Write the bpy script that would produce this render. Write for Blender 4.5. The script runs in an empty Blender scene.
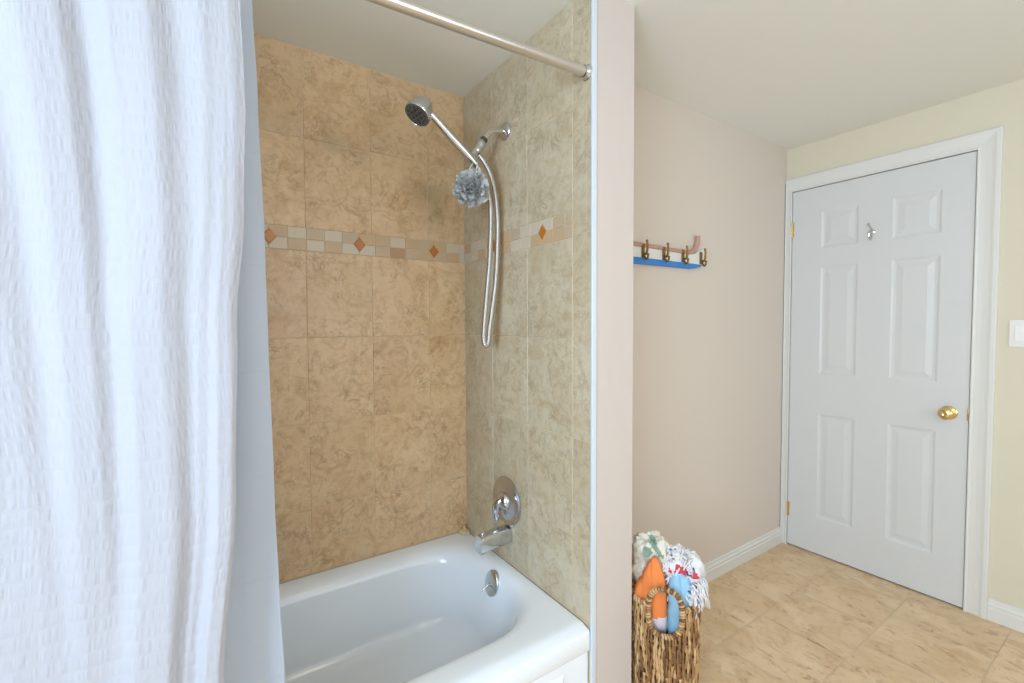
import bpy, bmesh, math, random
from mathutils import Vector, Matrix, noise
from math import pi, sin, cos, radians

# ------------------------------------------------------------------ scene, camera, world, lights
S = bpy.context.scene
COL = S.collection
S.view_settings.view_transform = 'Standard'
S.view_settings.look = 'None'
S.view_settings.gamma = 1.0
S.view_settings.use_curve_mapping = False
S.view_settings.exposure = 0.06

cd = bpy.data.cameras.new('camera')
cam = bpy.data.objects.new('camera', cd)
COL.objects.link(cam)
cd.sensor_width = 36.0
cd.lens = 454.2 / 1024 * 36.0
cd.clip_start = 0.02
r = Vector((0.83073466, -0.55664972, -0.00458376))
u = Vector((0.02376282, 0.02723406, 0.9993466))
f = Vector((0.55616117, 0.83030079, -0.03585185))
M = Matrix((r, u, -f)).transposed().to_4x4()
M.translation = Vector((-1.0091, -1.9006, 1.3592))
cam.matrix_world = M
S.camera = cam

W = bpy.data.worlds.new('sky')
S.world = W
W.use_nodes = True
bg = W.node_tree.nodes['Background']
bg.inputs['Color'].default_value = (0.62, 0.80, 1.0, 1)
bg.inputs['Strength'].default_value = 1.5


def area(name, loc, direction, sx, sy, power, color):
    l = bpy.data.lights.new(name, 'AREA')
    l.shape = 'RECTANGLE'
    l.size, l.size_y = sx, sy
    l.energy = power
    l.color = color
    o = bpy.data.objects.new(name, l)
    o.location = loc
    o.rotation_euler = Vector(direction).to_track_quat('-Z', 'Y').to_euler()
    COL.objects.link(o)
    return o


# daylight through the two windows behind the camera
area('window_daylight', (-2.66, -2.45, 1.5), (1, 0.08, -0.06), 1.25, 1.2, 74, (0.60, 0.795, 1.0))
area('rear_window_daylight', (0.2, -3.56, 1.5), (0, 1, -0.08), 1.5, 1.2, 11, (0.80, 0.89, 1.0))


# ------------------------------------------------------------------ helpers
def lin(c):
    c /= 255.0
    return c / 12.92 if c <= 0.04045 else ((c + 0.055) / 1.055) ** 2.4


def rgb(r_, g_, b_):
    return (lin(r_), lin(g_), lin(b_), 1.0)


class NT:
    """short-hand for building a node material"""
    def __init__(s, name):
        s.m = bpy.data.materials.new(name)
        s.m.use_nodes = True
        s.t = s.m.node_tree
        s.b = s.t.nodes['Principled BSDF']

    def n(s, typ, **kw):
        nd = s.t.nodes.new(typ)
        for k, v in kw.items():
            if k in nd.inputs:
                s.put(nd.inputs[k], v)
            else:
                setattr(nd, k, v)
        return nd

    def put(s, inp, v):
        if hasattr(v, 'is_output'):
            s.t.links.new(v, inp)
        elif hasattr(v, 'outputs'):
            s.t.links.new(v.outputs[0], inp)
        else:
            inp.default_value = v

    def math(s, op, a, b=0.0, c=None, clamp=False):
        nd = s.t.nodes.new('ShaderNodeMath')
        nd.operation = op
        nd.use_clamp = clamp
        s.put(nd.inputs[0], a)
        s.put(nd.inputs[1], b)
        if c is not None:
            s.put(nd.inputs[2], c)
        return nd.outputs[0]

    def mix(s, fac, a, b):
        nd = s.t.nodes.new('ShaderNodeMix')
        nd.data_type = 'RGBA'
        s.put(nd.inputs[0], fac)
        s.put(nd.inputs[6], a)
        s.put(nd.inputs[7], b)
        return nd.outputs[2]

    def ramp(s, fac, stops):
        nd = s.t.nodes.new('ShaderNodeValToRGB')
        el = nd.color_ramp.elements
        while len(el) < len(stops):
            el.new(0.5)
        for e, (p, c) in zip(el, stops):
            e.position = p
            e.color = c if hasattr(c, '__len__') else (c, c, c, 1)
        s.put(nd.inputs[0], fac)
        return nd.outputs[0]

    def noise(s, scale, detail=4, rough=0.55, vec=None, dist=0.0):
        nd = s.t.nodes.new('ShaderNodeTexNoise')
        nd.inputs['Scale'].default_value = scale
        nd.inputs['Detail'].default_value = detail
        nd.inputs['Roughness'].default_value = rough
        nd.inputs['Distortion'].default_value = dist
        if vec is not None:
            s.put(nd.inputs['Vector'], vec)
        return nd.outputs[0]

    def pos(s):
        return s.n('ShaderNodeTexCoord').outputs['Object']

    def mapped(s, vec, scale=(1, 1, 1), rot=(0, 0, 0), loc=(0, 0, 0)):
        nd = s.n('ShaderNodeMapping')
        s.put(nd.inputs['Vector'], vec)
        nd.inputs['Scale'].default_value = scale
        nd.inputs['Rotation'].default_value = rot
        nd.inputs['Location'].default_value = loc
        return nd.outputs[0]

    def bump(s, height, strength=0.3, dist=0.01):
        nd = s.n('ShaderNodeBump')
        nd.inputs['Strength'].default_value = strength
        nd.inputs['Distance'].default_value = dist
        s.put(nd.inputs['Height'], height)
        s.put(s.b.inputs['Normal'], nd.outputs[0])

    def set(s, color=None, rough=None, metal=None, spec=None, **kw):
        if color is not None:
            s.put(s.b.inputs['Base Color'], color)
        if rough is not None:
            s.put(s.b.inputs['Roughness'], rough)
        if metal is not None:
            s.b.inputs['Metallic'].default_value = metal
        if spec is not None:
            s.b.inputs['Specular IOR Level'].default_value = spec
        for k, v in kw.items():
            s.put(s.b.inputs[k], v)
        return s.m


def paint(name, col, rough=0.6, var=0.02, spec=0.3):
    t = NT(name)
    p = t.pos()
    n1 = t.noise(2.5, 3, vec=p)
    c2 = tuple(min(1, v * (1 - var * 3)) for v in col[:3]) + (1,)
    t.set(color=t.mix(n1, col, c2), rough=rough, spec=spec)
    t.bump(t.noise(160, 3, vec=p), 0.06, 0.002)
    return t.m


def metal(name, col, rough):
    t = NT(name)
    p = t.pos()
    rr = t.ramp(t.noise(9, 2, vec=p), [(0.3, rough), (0.8, rough * 1.25)])
    t.set(color=col, rough=rr, metal=1.0)
    return t.m


def tile_mat(name, base, dark, light, orange, grey_patches=()):
    t = NT(name)
    p = t.pos()
    isl = t.n('ShaderNodeNewGeometry').outputs['Random Per Island']
    off = t.n('ShaderNodeCombineXYZ')
    for i, k in enumerate((37.0, 53.0, 71.0)):
        t.put(off.inputs[i], t.math('MULTIPLY', isl, k))
    v = t.n('ShaderNodeVectorMath', operation='ADD')
    t.put(v.inputs[0], p)
    t.put(v.inputs[1], off.outputs[0])
    v = v.outputs[0]
    big = t.noise(5.5, 5, 0.6, v, 0.8)
    col = t.mix(t.ramp(big, [(0.32, 0.0), (0.68, 1.0)]), base, light)
    blot = t.noise(11, 6, 0.68, v, 1.4)
    col = t.mix(t.ramp(blot, [(0.48, 0.0), (0.68, 0.9)]), col, orange)
    fine = t.noise(34, 7, 0.74, v, 0.7)
    zone = t.ramp(t.noise(8.5, 4, 0.6, v, 0.5), [(0.40, 0.25), (0.60, 1.0)])
    col = t.mix(t.math('MULTIPLY', zone, t.ramp(fine, [(0.48, 0.0), (0.70, 0.75)])), col, dark)
    # veins: thin lines where a distorted noise crosses its middle
    vn = t.noise(8.0, 6, 0.66, v, 1.1)
    d = t.math('ABSOLUTE', t.math('SUBTRACT', vn, 0.5))
    gate = t.ramp(t.noise(7, 3, 0.5, v), [(0.46, 0.0), (0.62, 1.0)])
    vein = t.math('MULTIPLY', t.ramp(d, [(0.0, 0.6), (0.030, 0.0)]), gate)
    col = t.mix(vein, col, dark)
    tone = t.n('ShaderNodeHueSaturation')
    t.put(tone.inputs['Color'], col)
    t.put(tone.inputs['Value'], t.math('ADD', 0.95, t.math('MULTIPLY', isl, 0.09)))
    col = tone.outputs[0]
    for (sx, sy, sz, rad, amt) in grey_patches:          # soft grey-brown patches with a noisy outline
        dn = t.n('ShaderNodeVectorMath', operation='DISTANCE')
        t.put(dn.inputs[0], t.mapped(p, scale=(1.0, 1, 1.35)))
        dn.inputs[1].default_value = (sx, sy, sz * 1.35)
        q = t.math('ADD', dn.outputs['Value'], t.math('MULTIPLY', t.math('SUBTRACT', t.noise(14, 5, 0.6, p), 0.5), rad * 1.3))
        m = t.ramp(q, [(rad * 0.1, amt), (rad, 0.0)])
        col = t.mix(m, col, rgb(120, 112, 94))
    t.set(color=col, rough=t.ramp(t.noise(24, 4, 0.6, v), [(0.3, 0.30), (0.7, 0.42)]), spec=0.5)
    h = t.math('ADD', t.math('MULTIPLY', fine, 0.5), t.noise(14, 5, 0.6, v))
    t.bump(h, 0.18, 0.004)
    return t.m


MAT = {}
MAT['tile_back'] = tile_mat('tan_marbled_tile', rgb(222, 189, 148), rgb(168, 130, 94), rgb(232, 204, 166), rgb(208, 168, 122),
                            grey_patches=[(-0.58, 0, 2.085, 0.10, 0.30), (-0.48, 0, 2.05, 0.07, 0.22), (-0.18, 0, 1.93, 0.12, 0.34), (-0.14, 0, 1.86, 0.07, 0.30)])
MAT['tile_side'] = tile_mat('cool_lit_marbled_tile', rgb(204, 188, 158), rgb(160, 140, 112), rgb(214, 203, 178), rgb(194, 172, 138))  # same tile as the back wall, cooler window light put into its colour
MAT['grout'] = paint('light_grout', rgb(222, 200, 168), 0.8)
MAT['mos_white'] = paint('pale_marble_mosaic', rgb(218, 204, 182), 0.3, 0.04, 0.5)
MAT['mos_beige'] = paint('beige_mosaic', rgb(211, 180, 142), 0.3, 0.05, 0.5)
MAT['mos_grey'] = paint('greyish_mosaic', rgb(206, 184, 154), 0.3, 0.05, 0.5)
MAT['mos_tan'] = paint('tan_mosaic', rgb(196, 156, 110), 0.3, 0.06, 0.5)
MAT['copper'] = paint('amber_glass_accent', rgb(196, 120, 46), 0.2, 0.05, 0.6)
MAT['cream'] = paint('cream_wall_paint', rgb(224, 211, 198), 0.75, 0.008)
MAT['partition'] = paint('pale_wall_paint', rgb(212, 200, 192), 0.75, 0.008)
MAT['yellow'] = paint('pale_yellow_wall_paint', rgb(226, 217, 194), 0.75, 0.008)
MAT['ceiling'] = paint('ceiling_paint', rgb(242, 240, 232), 0.85, 0.005)
MAT['trim'] = paint('white_gloss_trim_paint', rgb(230, 228, 222), 0.4, 0.006, 0.5)
MAT['door'] = paint('white_door_paint', rgb(220, 220, 218), 0.4, 0.006, 0.5)
MAT['enamel'] = NT('white_enamel').set(color=rgb(243, 248, 254), rough=0.14, spec=0.6)
MAT['plastic'] = paint('white_plastic', rgb(244, 243, 238), 0.3, 0.005, 0.5)
MAT['strip'] = paint('white_edge_strip', rgb(214, 224, 234), 0.3, 0.005, 0.5)
MAT['chrome'] = metal('chrome', (0.64, 0.66, 0.68, 1), 0.12)
MAT['brushed'] = metal('brushed_nickel', (0.72, 0.69, 0.65, 1), 0.28)
MAT['brass'] = metal('polished_brass', rgb(226, 200, 140), 0.2)
MAT['old_brass'] = metal('aged_brass', rgb(140, 112, 62), 0.35)
MAT['dark'] = NT('dark_rubber').set(color=rgb(62, 62, 62), rough=0.5)
MAT['nozzle'] = NT('grey_spray_plate').set(color=rgb(96, 96, 94), rough=0.35)
MAT['cord'] = NT('white_cord').set(color=rgb(235, 232, 224), rough=0.8)


def hose_mat():
    t = NT('ribbed_metal_hose')
    uv = t.n('ShaderNodeUVMap').outputs[0]
    sp = t.n('ShaderNodeSeparateXYZ')
    t.put(sp.inputs[0], uv)
    w = t.math('SINE', t.math('MULTIPLY', sp.outputs[1], 2 * pi / 0.0075))
    t.set(color=(0.60, 0.59, 0.58, 1), rough=0.3, metal=1.0)
    t.bump(w, 0.5, 0.0010)
    return t.m


MAT['hose'] = hose_mat()


def floor_mat():
    t = NT('sandy_floor_tile')
    p = t.pos()
    isl = t.n('ShaderNodeNewGeometry').outputs['Random Per Island']
    off = t.n('ShaderNodeCombineXYZ')
    t.put(off.inputs[0], t.math('MULTIPLY', isl, 31.0))
    t.put(off.inputs[1], t.math('MULTIPLY', isl, 17.0))
    v = t.n('ShaderNodeVectorMath', operation='ADD')
    t.put(v.inputs[0], p)
    t.put(v.inputs[1], off.outputs[0])
    v = v.outputs[0]
    col = t.mix(t.ramp(t.noise(5, 5, 0.6, v, 0.6), [(0.3, 0.0), (0.7, 1.0)]), rgb(220, 188, 148), rgb(236, 210, 174))
    sv = t.mapped(v, scale=(17, 9, 9), rot=(0, 0, radians(-12)))
    st = t.noise(1.0, 7, 0.70, sv, 1.6)
    col = t.mix(t.ramp(t.noise(9, 5, 0.65, v, 0.8), [(0.48, 0.0), (0.68, 0.6)]), col, rgb(204, 166, 122))
    col = t.mix(t.ramp(st, [(0.55, 0.0), (0.70, 0.8)]), col, rgb(160, 126, 90))
    st2 = t.noise(1.0, 5, 0.6, t.mapped(v, scale=(30, 16, 16), loc=(5, 3, 0)), 1.0)
    col = t.mix(t.ramp(st2, [(0.60, 0.0), (0.76, 0.45)]), col, rgb(176, 150, 116))
    t.set(color=col, rough=0.42, spec=0.4)
    t.bump(st, 0.12, 0.003)
    return t.m


MAT['floor'] = floor_mat()
MAT['floor_grout'] = paint('floor_grout', rgb(232, 208, 176), 0.8)


def cloth(name, col, col2=None, scale=300, strength=0.3, trans=0.0, rough=0.9):
    t = NT(name)
    p = t.pos()
    c = t.mix(t.noise(18, 4, 0.6, p), col, col2 or tuple(v * 0.88 for v in col[:3]) + (1,))
    t.set(color=c, rough=rough, spec=0.15)
    t.bump(t.noise(scale, 3, 0.6, p), strength, 0.003)
    return t.m


def curtain_mat():
    t = NT('white_seersucker')
    uv = t.n('ShaderNodeUVMap').outputs[0]
    sp = t.n('ShaderNodeSeparateXYZ')
    t.put(sp.inputs[0], uv)
    U_, V_ = sp.outputs[0], sp.outputs[1]
    # puckers: short upright dashes laid out in level rows that sag a little
    c0 = t.n('ShaderNodeCombineXYZ')
    t.put(c0.inputs[0], t.math('MULTIPLY', U_, 5.0))
    t.put(c0.inputs[1], t.math('MULTIPLY', V_, 1.6))
    sag = t.math('MULTIPLY', t.noise(1.0, 2, 0.5, c0.outputs[0]), 0.03)
    q = t.math('DIVIDE', t.math('ADD', V_, sag), 0.0285)
    row = t.math('FLOOR', q)
    fr = t.math('ABSOLUTE', t.math('SUBTRACT', t.math('FRACT', q), 0.5))
    band = t.ramp(fr, [(0.18, 1.0), (0.48, 0.0)])
    cx = t.n('ShaderNodeCombineXYZ')
    t.put(cx.inputs[0], t.math('MULTIPLY', U_, 150.0))
    t.put(cx.inputs[1], t.math('ADD', t.math('MULTIPLY', row, 7.37), t.math('MULTIPLY', V_, 14.0)))
    dash = t.ramp(t.noise(1.0, 1, 0.4, cx.outputs[0]), [(0.30, 0.0), (0.72, 1.0)])
    crk = t.n('ShaderNodeCombineXYZ')
    t.put(crk.inputs[0], t.math('MULTIPLY', U_, 3.0))
    t.put(crk.inputs[1], t.math('MULTIPLY', V_, 7.0))
    h = t.math('MULTIPLY', dash, band)
    h = t.math('ADD', h, t.math('MULTIPLY', band, 0.18))
    h = t.math('ADD', h, t.math('MULTIPLY', t.noise(1.0, 3, 0.5, crk.outputs[0]), 0.8))
    t.set(color=rgb(202, 203, 212), rough=0.75, spec=0.25)
    t.bump(h, 0.45, 0.0022)
    # thin cloth: some light comes through
    tr = t.n('ShaderNodeBsdfTranslucent')
    tr.inputs['Color'].default_value = rgb(240, 242, 246)
    mx = t.n('ShaderNodeMixShader')
    mx.inputs[0].default_value = 0.22
    t.put(mx.inputs[1], t.b.outputs[0])
    t.put(mx.inputs[2], tr.outputs[0])
    t.put(t.t.nodes['Material Output'].inputs['Surface'], mx.outputs[0])
    return t.m


def liner_mat():
    t = NT('white_liner')
    uv = t.n('ShaderNodeUVMap').outputs[0]
    sp = t.n('ShaderNodeSeparateXYZ')
    t.put(sp.inputs[0], uv)
    fr = t.math('FRACT', t.math('DIVIDE', sp.outputs[1], 0.23))
    crease = t.ramp(t.math('ABSOLUTE', t.math('SUBTRACT', fr, 0.5)), [(0.0, 1.0), (0.03, 0.0)])
    h = t.math('ADD', crease, t.math('MULTIPLY', t.noise(5, 3, 0.5, t.pos()), 1.5))
    t.set(color=rgb(222, 234, 250), rough=0.45, spec=0.35)
    t.bump(h, 0.35, 0.004)
    tr = t.n('ShaderNodeBsdfTranslucent')
    tr.inputs['Color'].default_value = rgb(226, 230, 238)
    mx = t.n('ShaderNodeMixShader')
    mx.inputs[0].default_value = 0.4
    t.put(mx.inputs[1], t.b.outputs[0])
    t.put(mx.inputs[2], tr.outputs[0])
    t.put(t.t.nodes['Material Output'].inputs['Surface'], mx.outputs[0])
    return t.m


MAT['curtain'] = curtain_mat()
MAT['liner'] = liner_mat()


def link(name, me, parent=None, loc=None, smooth=True):
    o = bpy.data.objects.new(name, me)
    COL.objects.link(o)
    if smooth:
        for p in me.polygons:
            p.use_smooth = True
    if loc:
        o.location = loc
    if parent:
        o.parent = parent
    return o


def mesh(name, verts, faces, mats, idx=None, parent=None, smooth=True, uvs=None, sharp=None):
    me = bpy.data.meshes.new(name)
    me.from_pydata([tuple(v) for v in verts], [], faces)
    for m in (mats if isinstance(mats, (list, tuple)) else [mats]):
        me.materials.append(m)
    if idx:
        for p, i in zip(me.polygons, idx):
            p.material_index = i
    if uvs is not None:
        l = me.uv_layers.new(name='UVMap')
        for lp in me.loops:
            l.data[lp.index].uv = uvs[lp.vertex_index]
    me.update()
    o = link(name, me, parent, smooth=smooth)
    if sharp:
        bm = bmesh.new()
        bm.from_mesh(me)
        bmesh.ops.recalc_face_normals(bm, faces=bm.faces)
        for e in bm.edges:
            if len(e.link_faces) == 2 and e.calc_face_angle(0) > sharp:
                e.smooth = False
        bm.to_mesh(me)
        bm.free()
    return o


def tag(o, label=None, cat=None, group=None, kind=None):
    if label: o['label'] = label
    if cat: o['category'] = cat
    if group: o['group'] = group
    if kind: o['kind'] = kind
    return o


def empty(name, loc):
    o = bpy.data.objects.new(name, None)
    o.empty_display_size = 0.05
    o.location = loc
    COL.objects.link(o)
    return o


class G:
    """collects geometry of one mesh"""
    def __init__(s):
        s.v, s.f, s.i, s.uv = [], [], [], []

    def add(s, vs, fs, mi=0, uvs=None):
        b = len(s.v)
        s.v += [Vector(v) for v in vs]
        s.uv += list(uvs) if uvs else [(0, 0)] * len(vs)
        for fc in fs:
            s.f.append([b + k for k in fc])
            s.i.append(mi)

    def box(s, a, b, mi=0, bev=0.0, mat=None):
        x0, y0, z0 = [min(p, q) for p, q in zip(a, b)]
        x1, y1, z1 = [max(p, q) for p, q in zip(a, b)]
        bm = bmesh.new()
        bmesh.ops.create_cube(bm, size=1)
        for v in bm.verts:
            v.co = Vector((x0 + (v.co.x + .5) * (x1 - x0), y0 + (v.co.y + .5) * (y1 - y0), z0 + (v.co.z + .5) * (z1 - z0)))
        if bev > 0:
            bmesh.ops.bevel(bm, geom=bm.edges[:], offset=bev, segments=3, profile=0.5, affect='EDGES')
        s.bm(bm, mi, mat)

    def bm(s, bm, mi=0, mat=None):
        bm.verts.index_update()
        vs = [(mat @ v.co) if mat else v.co.copy() for v in bm.verts]
        s.add(vs, [[v.index for v in fc.verts] for fc in bm.faces], mi)
        bm.free()

    def tube(s, pts, rad, seg=12, mi=0, cap=True, closed=False):
        """round tube along pts; rad a number or a list"""
        pts = [Vector(p) for p in pts]
        n = len(pts)
        rs = rad if isinstance(rad, (list, tuple)) else [rad] * n
        tans = []
        for k in range(n):
            if closed:
                a, b = pts[(k - 1) % n], pts[(k + 1) % n]
            else:
                a, b = pts[max(k - 1, 0)], pts[min(k + 1, n - 1)]
            tans.append((b - a).normalized())
        t0 = tans[0]
        up = Vector((0, 0, 1)) if abs(t0.z) < 0.9 else Vector((1, 0, 0))
        nv = (up - t0 * up.dot(t0)).normalized()
        vs, uvs = [], []
        L = 0
        for k in range(n):
            t = tans[k]
            nv = (nv - t * nv.dot(t)).normalized()
            bn = t.cross(nv)
            if k: L += (pts[k] - pts[k - 1]).length
            for j in range(seg):
                a = 2 * pi * j / seg
                vs.append(pts[k] + (nv * cos(a) + bn * sin(a)) * rs[k])
                uvs.append((j / seg, L))
        fs = []
        m = n if closed else n - 1
        for k in range(m):
            for j in range(seg):
                a, b = k * seg + j, k * seg + (j + 1) % seg
                c, d = ((k + 1) % n) * seg + (j + 1) % seg, ((k + 1) % n) * seg + j
                fs.append([a, b, c, d])
        if cap and not closed:
            fs.append(list(range(seg))[::-1])
            fs.append([(n - 1) * seg + j for j in range(seg)])
        s.add(vs, fs, mi, uvs)

    def lathe(s, prof, origin, axis, seg=40, mi=0, scale2=1.0, up=None):
        """prof: list of (radius, distance along axis); scale2 squeezes the second radial axis"""
        ax = Vector(axis).normalized()
        up = Vector(up) if up else (Vector((0, 0, 1)) if abs(ax.z) < 0.9 else Vector((1, 0, 0)))
        e1 = (up - ax * up.dot(ax)).normalized()
        e2 = ax.cross(e1)
        o = Vector(origin)
        vs = []
        for (r_, h) in prof:
            for j in range(seg):
                a = 2 * pi * j / seg
                vs.append(o + ax * h + e1 * r_ * cos(a) + e2 * r_ * sin(a) * scale2)
        fs = []
        for k in range(len(prof) - 1):
            for j in range(seg):
                fs.append([k * seg + j, k * seg + (j + 1) % seg, (k + 1) * seg + (j + 1) % seg, (k + 1) * seg + j])
        if prof[0][0] > 1e-5: fs.append(list(range(seg))[::-1])
        if prof[-1][0] > 1e-5: fs.append([(len(prof) - 1) * seg + j for j in range(seg)])
        s.add(vs, fs, mi)

    def make(s, name, mats, parent=None, smooth=True, sharp=radians(35), loc=None):
        vs = s.v
        if loc is not None:
            L = Vector(loc)
            vs = [v - L for v in vs]
        o = mesh(name, vs, s.f, mats, s.i, None, smooth, s.uv, sharp if smooth else None)
        if loc is not None:
            o.location = loc
        if parent:
            o.parent = parent
            pl = Vector(parent.location)
            o.location = Vector(o.location) - pl
        return o


def spline(pts, n=12):
    """Catmull-Rom through pts"""
    P = [Vector(p) for p in pts]
    out = []
    for i in range(len(P) - 1):
        p0, p1, p2, p3 = P[max(i - 1, 0)], P[i], P[i + 1], P[min(i + 2, len(P) - 1)]
        for k in range(n):
            t = k / n
            out.append(0.5 * ((2 * p1) + (p2 - p0) * t + (2 * p0 - 5 * p1 + 4 * p2 - p3) * t * t + (3 * p1 - p0 - 3 * p2 + p3) * t ** 3))
    out.append(P[-1])
    return out


def structure(name, build, mats, smooth=False):
    g = G()
    build(g)
    return tag(g.make(name, mats, smooth=smooth), kind='structure')


# ------------------------------------------------------------------ room shell
ZC = 2.4125           # ceiling height
XD = 1.944            # wall with the door
YH = -0.509           # wall with the hooks
XP = 0.188            # free side of the partition
YF = -0.850           # front end of the tub alcove
XL = -1.524           # left end of the alcove
RL, RF = -2.70, -3.60  # left and front limits of the room

structure('ceiling', lambda g: g.box((RL - .1, RF - .1, ZC), (XD + .1, 0.1, ZC + 0.08)), [MAT['ceiling']])
structure('wall_right', lambda g: g.box((XD, RF, 0), (XD + 0.1, YH, ZC)), [MAT['yellow']])
structure('wall_rear', lambda g: g.box((XP, YH, 0), (XD + 0.1, YH + 0.1, ZC)), [MAT['cream']])
structure('wall_partition', lambda g: g.box((0.0, YF, 0), (XP, 0.1, ZC)), [MAT['partition']])
structure('wall_left_partition', lambda g: g.box((XL - 0.12, YF, 0), (XL, 0.1, ZC)), [MAT['partition']])
structure('wall_left_rear', lambda g: g.box((RL, YH, 0), (XL - 0.12, YH + 0.1, ZC)), [MAT['cream']])


def wall_with_hole(axis, c0, c1, lo, hi, h0, h1, z0, z1):
    def b(g):
        def bx(a0, a1, za, zb):
            if axis == 'x': g.box((c0, a0, za), (c1, a1, zb))
            else: g.box((a0, c0, za), (a1, c1, zb))
        bx(lo, h0, 0, ZC); bx(h1, hi, 0, ZC); bx(h0, h1, 0, z0); bx(h0, h1, z1, ZC)
    return b


structure('wall_left', wall_with_hole('x', RL - .1, RL, RF, YH + .1, -3.1, -1.8, 0.88, 2.12), [MAT['cream']])
structure('wall_front', wall_with_hole('y', RF - .1, RF, RL - .1, XD + .1, -0.6, 1.0, 0.88, 2.12), [MAT['cream']])


def window(name, axis, c, a0, a1):
    def b(g):
        def bx(p0, p1, z0, z1, d0=-0.07, d1=-0.03):
            if axis == 'x': g.box((c + d0, p0, z0), (c + d1, p1, z1))
            else: g.box((p0, c + d0, z0), (p1, c + d1, z1))
        t = 0.05
        bx(a0, a0 + t, .88, 2.12); bx(a1 - t, a1, .88, 2.12)
        bx(a0 + t, a1 - t, .88, .93); bx(a0 + t, a1 - t, 2.07, 2.12)
        bx((a0 + a1) / 2 - .02, (a0 + a1) / 2 + .02, .93, 2.07)
    structure(name, b, [MAT['trim']])


window('window_1', 'x', RL, -3.1, -1.8)
window('window_2', 'y', RF, -0.6, 1.0)


# floor tiles: joints every 0.335 m along y, staggered along x
def floor_build(g):
    g.box((RL - .1, RF - .1, -0.05), (XD + .1, 0.1, -0.0015), 1)
    py, px = 0.3365, 0.3365
    y1 = -0.823 + 2 * py
    k = 0
    while y1 > RF:
        y0 = max(y1 - py, RF)
        x1 = XD - 0.165 + (px / 2 if k % 2 else 0) + px
        while x1 > RL:
            a0, a1 = max(x1 - px, RL) + .0014, min(x1, XD) - .0014
            b0, b1 = y0 + .0014, min(y1, YH) - .0014
            if a1 > a0 + .01 and b1 > b0 + .01:
                g.add([(a0, b0, 0), (a1, b0, 0), (a1, b1, 0), (a0, b1, 0)], [[0, 1, 2, 3]], 0)
            x1 -= px
        y1 -= py
        k += 1


structure('floor', floor_build, [MAT['floor'], MAT['floor_grout']])


# ---------------- tiled alcove walls
def tile_rects(g, plane, a_joints, z_joints, skip=None, gap=0.0011, mi=0):
    """bevelled tiles standing 1.2 mm proud of the grout; plane 'y' = back wall, 'x' = side walls"""
    t, e = 0.0016, 0.0012

    def P(a, z, d):
        if plane == 'y': return (a, 0.0 - d, z)
        if plane == 'x': return (0.0 - d, a, z)
        return (XL + d, a, z)
    for a0, a1 in zip(a_joints, a_joints[1:]):
        for z0, z1 in zip(z_joints, z_joints[1:]):
            if skip and skip(a0, a1, z0, z1): continue
            A0, A1, Z0, Z1 = a0 + gap, a1 - gap, z0 + gap, z1 - gap
            vs = [P(A0, Z0, 0.0002), P(A1, Z0, 0.0002), P(A1, Z1, 0.0002), P(A0, Z1, 0.0002),
                  P(A0 + e, Z0 + e, t), P(A1 - e, Z0 + e, t), P(A1 - e, Z1 - e, t), P(A0 + e, Z1 - e, t)]
            fs = [[4, 5, 6, 7], [0, 1, 5, 4], [1, 2, 6, 5], [2, 3, 7, 6], [3, 0, 4, 7]]
            if plane == 'x': fs = [q[::-1] for q in fs]
            g.add(vs, fs, mi)


BB, BT = 1.6483, 1.7355      # mosaic band
ZT = 0.385                   # top of the tub deck
zj_low = [0.3126, 0.6463, 0.9803, 1.3143, BB]
zj_high = [BT, 2.0740, ZC - 0.001]


def back_build(g):
    g.box((XL, 0.0, 0), (0.0, 0.1, ZC), 1)
    xs = [XL, -1.4497, -1.1962, -0.9427, -0.6893, -0.4372, -0.1837, -0.001]
    tile_rects(g, 'y', xs, zj_low)
    tile_rects(g, 'y', xs, zj_high)


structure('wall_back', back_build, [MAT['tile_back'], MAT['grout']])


def side_build(g):
    g.box((-0.0001, YF + .0005, 0.0), (0.012, -0.0005, ZC - .0005), 1)
    ys = [YF + 0.003, -0.7578, -0.5028, -0.2486, -0.002]
    tile_rects(g, 'x', ys[1:], zj_low)
    tile_rects(g, 'x', ys[1:], zj_high)
    tile_rects(g, 'x', ys[:2], [0.3126, 0.655, 0.98, 1.3995, 1.655, 1.985, 2.32, ZC - .001])


structure('wall_side', side_build, [MAT['tile_side'], MAT['grout']])


def left_side_build(g):
    g.box((XL - .01, YF + .0005, 0.0), (XL + 0.0001, -0.0005, ZC - .0005), 1)
    ys = [YF + 0.003, -0.7578, -0.5028, -0.2486, -0.002]
    tile_rects(g, 'l', ys, zj_low + [BT] + zj_high[1:])


structure('wall_left_side', left_side_build, [MAT['tile_side'], MAT['grout']])


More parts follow.
